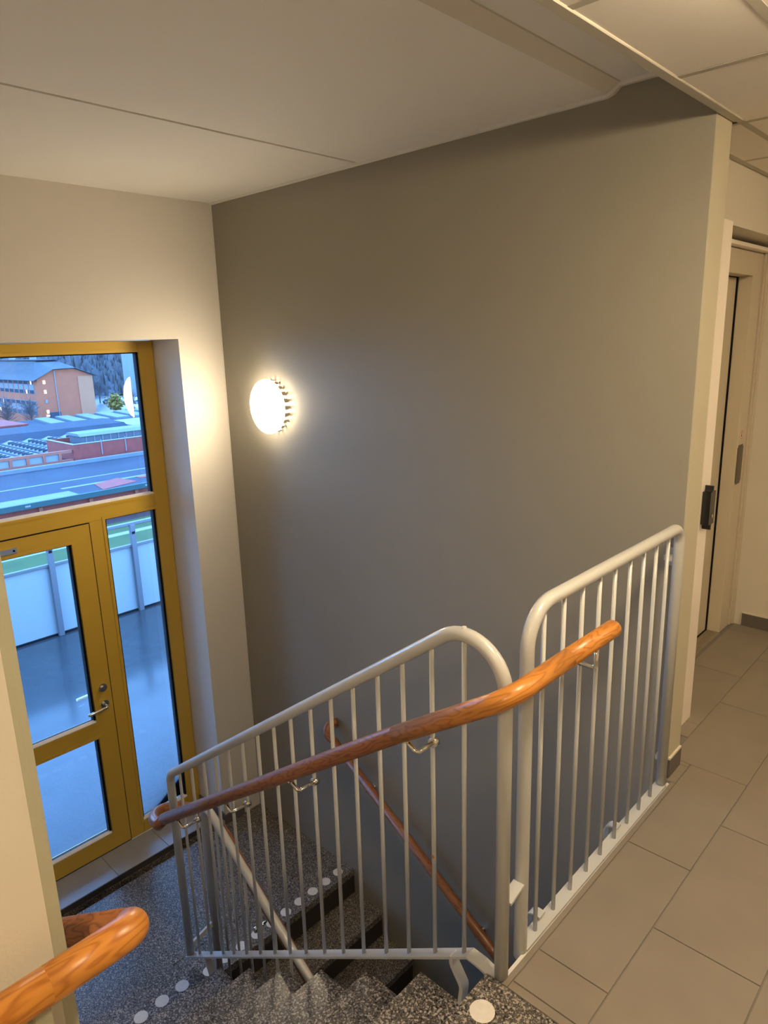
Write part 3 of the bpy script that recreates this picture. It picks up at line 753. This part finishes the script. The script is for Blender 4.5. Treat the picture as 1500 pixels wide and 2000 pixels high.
b3 = bld('long low workshop with red framed clerestory and rows of pale roof lights')
box('wall', -130, -87.9, -20, 34.8, GZ, RZ-.1, M_RED, b3)
box('roof', -130, -85.1, -20, 34.8, RZ-.1, RZ-.02, M_ROOF, b3)
box('roof', -130, -85.1, 34.85, 64, RZ-.1, RZ-.01, M_ROOF, b2)
box('clerestory_beam', -88.0, -87.6, -20, 34.8, -11.45, -11.1, mat('red paint', (.42,.12,.07), .6), b3)
box('clerestory_base', -88.0, -87.5, -20, 34.8, RZ, -12.3, mat('red paint'), b3)
y = -19
while y < 34:
    box('post', -87.95, -87.55, y, y+.35, -12.3, -11.45, mat('red paint'), b3)
    box('clerestory_pane', -87.85, -87.75, y+.35, y+2.0, -12.3, -11.45, M_WHITE, b3) if y < 32 else None; y += 2.0
for k in range(-3, 14):
    y0 = 36.2-k*3.0
    if y0 > 34.3: x1 = -98
    else: x1 = -90
    bm = bmesh.new(); prism(bm, [(y0-1.0, RZ-.02), (y0+.75, RZ-.02), (y0+.25, RZ+.42)], 'x', -115, x1); st = new('roof_light', bm, [M_ROOFL], b2 if y0 > 34.8 else b3)
    if -4 < k < 6:
        bm = bmesh.new()
        for q in range(16):
            xx = x1-1-q*1.5
            if xx > -114: bx(bm, xx, xx+.12, y0-.9, y0+.1, RZ+.05, RZ+.46)
        new('glazing_bars', bm, M_WIN, st)
bm = bmesh.new(); prism(bm, [(-128, RZ-.02), (-116.5, RZ-.02), (-118.5, RZ+.95), (-127, RZ+1.2)], 'y', -20, 34.8); new('sloping_roof', bm, M_ROOF, b3)
bm = bmesh.new(); prism(bm, [(-128, RZ-.02), (-116.5, RZ-.02), (-118.5, RZ+.95), (-127, RZ+1.2)], 'y', 34.85, 57.5); new('sloping_roof', bm, M_ROOF, b2)
box('white_side_wall', -127, -114, 57.6, 66, RZ-.1, RZ+.6, M_WHITE, b2)

b4 = bld('far flat roofed hall with slanting pale roof lights in front of the trees')
box('hall_wall', -150, -131, 47.5, 110, GZ, RZ-.2, M_WHITE, b4)
box('hall_roof', -150, -131, 47.5, 110, RZ-.2, RZ, M_ROOF, b4)
for k in range(12):
    y0 = 53+k*4.3
    bm = bmesh.new(); prism(bm, [(-149, y0), (-134, y0-2.3), (-134, y0+.6), (-149, y0+2.6)], 'z', RZ, RZ+.4); new('roof_light', bm, M_ROOFL, b4)

# four storey brick building
b5 = bld('four storey orange brick building with pale hipped roof and roof vents', 'brick_building')
X0, X1, Yg0, Yg1, ZE = -165, -235, 60.6, 73.6, -5.0
bm = bmesh.new(); prism(bm, [(Yg0, GZ), (Yg0, ZE), (64.3, -3.0), (69.4, -2.9), (Yg1, ZE+.3), (Yg1, GZ)], 'x', X1, X0); new('wall', bm, M_REDL, b5)
box('lighter_wall', X0, X0+.15, 70, Yg1, GZ, ZE+.25, mat('pale orange brick', (.60,.24,.12), .85, noise=(.6,.1)), b5)
box('downpipe', X0, X0+.2, 64.6, 64.75, GZ, -3.2, M_WHITE, b5)
bm = bmesh.new(); v = [bm.verts.new(p) for p in [(X0+.8, 59.6, ZE-.25), (X0+.8, 64.3, -2.85), (X0+.8, 69.4, -2.75), (X0+.8, 74.8, ZE+.05), (-175, 64.5, -.9), (-175, 69.2, -.9), (X1-1, 59.6, ZE-.25), (X1-1, 74.8, ZE+.05), (X1-1, 64.5, -.9), (X1-1, 69.2, -.9)]]
for f in [(0,1,4),(0,4,8,6),(1,2,5,4),(2,3,5),(4,5,9,8),(3,7,9,5),(6,8,9,7)]: bm.faces.new([v[i] for i in f])
bmesh.ops.solidify(bm, geom=bm.faces[:], thickness=.25); new('roof', bm, M_ROOFL, b5)
box('roof_ridge', -232, -173, 64.2, 69.5, -.95, -.75, M_ROOF, b5)
for xx in (-182, -196, -212):
    bm = bmesh.new(); disc(bm, (xx, 66.8, -.8), .8, 1.4, 'z', 14); disc(bm, (xx, 66.8, .6), 1.15, .35, 'z', 14); new('roof_vent', bm, M_WHITE, b5)
for (z0, z1, kind) in ((-6.25, -5.35, 0), (-7.35, -6.3, 1), (-8.4, -7.4, 0), (-11.0, -10.0, 0), (-12.2, -11.1, 1), (-13.4, -12.3, 0)):
    xx = X0-2.2; i = 0
    while xx > X1+3:
        if kind: box('infill_panel', xx-2.6, xx, Yg0-.08, Yg0, z0, z1, M_WHITE, b5)
        else:
            lit = (i*7+int(z0*3)) % 9 == 0
            wf = box('window', xx-2.6, xx, Yg0-.08, Yg0, z0, z1, M_WHITE, b5)
            for q in range(3): box('pane', xx-2.5+q*.83, xx-1.75+q*.83, Yg0-.12, Yg0-.081, z0+.1, z1-.1, M_LIT if lit and q == 1 else M_WIN, wf)
        xx -= 3.2; i += 1
for zz, m_ in ((-5.6, M_LIT), (-7.8, M_LIT), (-10.0, M_WHITE), (-12.4, M_LIT)): box('stair_window', X0, X0+.12, 61.9, 62.4, zz-.5, zz+.3, m_, b5)
box('entrance', X0, X0+.15, 62.4, 65.0, -13.9, -12.7, M_WIN, b5)
box('stair_window', X0, X0+.12, 61.7, 62.8, -13.6, -13.2, M_LIT, b5)

# white tower block
b6 = bld('tall white tower block with a column of dark windows at the right of the view', 'tower_block')
box('wall', -236, -224, 117, 128, GZ-.5, 34, mat('tower white', (.30,.34,.36), .6), b6)
for k in range(22):
    box('window', -224, -223.85, 119.3, 120.5, -14+k*2.0, -12.8+k*2.0, M_WIN, b6)
# red shrubs / brick mound at left
def blob(name, c, rx, ry, rz, m, parent=None, seed=0, sub=3, amp=.25, **k):
    from mathutils import noise
    bm = bmesh.new(); bmesh.ops.create_icosphere(bm, subdivisions=sub, radius=1)
    for v in bm.verts:
        n = noise.noise(v.co*2.3+Vector((seed, 0, 0)))*amp+noise.noise(v.co*6+Vector((0, seed, 0)))*amp*.6
        v.co *= 1+n; v.co = Vector((v.co.x*rx+c[0], v.co.y*ry+c[1], v.co.z*rz+c[2]))
    return new(name, bm, m, parent, **k)
b7 = bld('low red brick shed at the left behind the workshop roof', 'brick_shed')
box('wall', -150, -136, 34, 46.8, GZ, -12.2, M_RED, b7); box('roof', -150.3, -135.7, 33.7, 47, -12.2, -11.9, M_RED, b7)

# bare and yellow trees
M_TWIG = mat('bare twigs', (.10,.095,.10), .9)
M_LEAFY = mat('yellow foliage', (.34,.26,.06), .9, noise=(1.5,.4))
def tree(name, label, loc, h, m, dens=240, group=None, leaf=.0, seed=1):
    rnd = random.Random(seed); t = empty(name, label=label, cat='tree', group=group, loc=loc)
    bm = bmesh.new(); sweep(bm, [(0,0,0), (.02*h,0,.3*h), (0,.02*h,.75*h)], .018*h, 6); new('trunk', bm, M_TWIG, t)
    bm = bmesh.new()
    for k in range(dens):
        a = rnd.uniform(0, 2*PI); z0 = rnd.uniform(.2, .6)*h; L = rnd.uniform(.2, .42)*h; el = rnd.uniform(.3, 1.3)
        dv = Vector((math.cos(a)*math.cos(el), math.sin(a)*math.cos(el), math.sin(el)))
        p0 = Vector((0, 0, z0))+dv*rnd.uniform(0, .15)*h; p1 = p0+dv*L*rnd.uniform(.5, 1); s = dv.cross(Vector((0,0,1))).normalized()*.004*h
        A = bm.verts.new(p0-s); B = bm.verts.new(p0+s); Cc = bm.verts.new(p1); D = bm.verts.new(p0+Vector((0,0,-.008*h))); 
        bm.faces.new((A, B, Cc)); bm.faces.new((B, D, Cc)); bm.faces.new((D, A, Cc))
        if leaf:
            for q in range(4):
                c_ = p0.lerp(p1, rnd.random()); ss = leaf*rnd.uniform(.6, 1.4)
                vs = [bm.verts.new(c_+Vector((rnd.uniform(-1,1), rnd.uniform(-1,1), rnd.uniform(-1,1)))*ss) for _ in range(3)]; bm.faces.new(vs)
    new('crown', bm, m, t, kind='stuff'); return t
tree('yellow_tree', 'small yellow leaved tree right of the orange brick building', (-172, 82, GZ), 6.5, M_LEAFY, 260, leaf=.5, seed=3)
TL = ['bare twiggy tree right of the yellow tree, nearest the car park edge', 'bare tree standing between the rows of parked cars', 'bare tree at the far right end of the front row of cars', 'bare tree behind the middle row of parked cars, near the yellow tree', 'bare tree in front of the brick building facade, second from its corner', 'bare tree over the red brick shed roof', 'bare tree closest to the corner of the orange brick building', 'bare tree farthest left in front of the brick facade', 'bare tree just behind the right flank of the orange brick building', 'tall bare tree at the foot of the wooded hill left of the tower']
k = 0
for (x, y, h) in [(-179, 90, 8), (-193, 104, 8), (-179, 112, 7), (-207, 92, 11), (-157, 50.5, 10), (-158, 45, 11), (-159, 56, 9), (-157, 39, 10), (-200, 82, 11), (-220, 100, 10)]:
    near = y < 60
    tree('bare_tree', TL[k], (x, y, GZ), h, M_TWIG, 260, 'bare trees by the brick building' if near else 'bare trees by the car park', seed=10+k); k += 1
# parked cars
def car(loc, rz, col, label):
    c_ = empty('car', label=label, cat='car', loc=loc, rz=rz, group='parked cars')
    bm = bmesh.new(); prism(bm, [(-2.1,.3),(-2.1,.8),(-1.2,.92),(-.7,1.42),(.9,1.45),(1.6,.95),(2.1,.85),(2.15,.3)], 'y', -.85, .85)
    bmesh.ops.bevel(bm, geom=bm.edges[:], offset=.06, segments=1, affect='EDGES'); new('body', bm, mat('car '+label[:5], col, .25), c_)
    bm = bmesh.new(); bx(bm, -.75, 1.1, -.86, .86, .98, 1.32); new('side_windows', bm, M_WIN, c_)
    for xx in (-1.35, 1.3):
        for yy in (-.86, .68):
            bm = bmesh.new(); disc(bm, (xx, yy, .32), .32, .18, 'y', 12); new('wheel', bm, M_BLACK, c_)
ci = 0
for r_ in range(3):
    for q in range(4):
        colr, nm = [((.5,.55,.6), 'silver'), ((.7,.75,.8), 'white'), ((.08,.1,.16), 'dark blue')][(r_+q) % 3]
        car((-186-r_*14, 90+q*4.2+r_*5, GZ), .1, colr, f'{nm} car parked in the {["front","middle","back"][r_]} row below the wooded hill, {["leftmost","second from left","third from left","rightmost"][q]}'); ci += 1
# wooded hill
from mathutils import noise as mn
bm = bmesh.new(); nx, ny = 36, 60; grid = []
for i in range(nx):
    row = []
    for j in range(ny):
        x = -245-i*6.5; y = -150+j*11
        hgt = GZ+1.0+max(0, i-1)**1.15*1.05+mn.noise(Vector((x*.02, y*.02, 0)))*5+mn.noise(Vector((x*.21, y*.17, 3)))*3.2
        row.append(bm.verts.new((x, y, hgt)))
    grid.append(row)
for i in range(nx-1):
    for j in range(ny-1): bm.faces.new((grid[i][j], grid[i+1][j], grid[i+1][j+1], grid[i][j+1]))
M_HILL = mat('hazed bare woodland', (.13,.14,.155), .95, noise=(.35,.6), bump=(1.2,1.0,1.5))  # bluish grey: distance haze put into the hill colour
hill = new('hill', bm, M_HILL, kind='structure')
rnd = random.Random(5); bm = bmesh.new()
for k in range(9000):
    x = rnd.uniform(-410, -247); y = rnd.uniform(-60, 330); i = (-245-x)/6.5
    z0 = GZ+1.0+max(0, i-1)**1.15*1.05+mn.noise(Vector((x*.02, y*.02, 0)))*5+mn.noise(Vector((x*.21, y*.17, 3)))*3.2-.5
    h = rnd.uniform(3, 7); 
    for q in range(2):
        a = rnd.uniform(0, PI); wv = Vector((math.cos(a), math.sin(a), 0))*rnd.uniform(.5, 1.4)
        vs = [bm.verts.new((x-wv.x*.3, y-wv.y*.3, z0)), bm.verts.new((x+wv.x*.3, y+wv.y*.3, z0)), bm.verts.new((x+wv.x, y+wv.y, z0+h*.7)), bm.verts.new((x, y, z0+h)), bm.verts.new((x-wv.x, y-wv.y, z0+h*.6))]
        bm.faces.new(vs)
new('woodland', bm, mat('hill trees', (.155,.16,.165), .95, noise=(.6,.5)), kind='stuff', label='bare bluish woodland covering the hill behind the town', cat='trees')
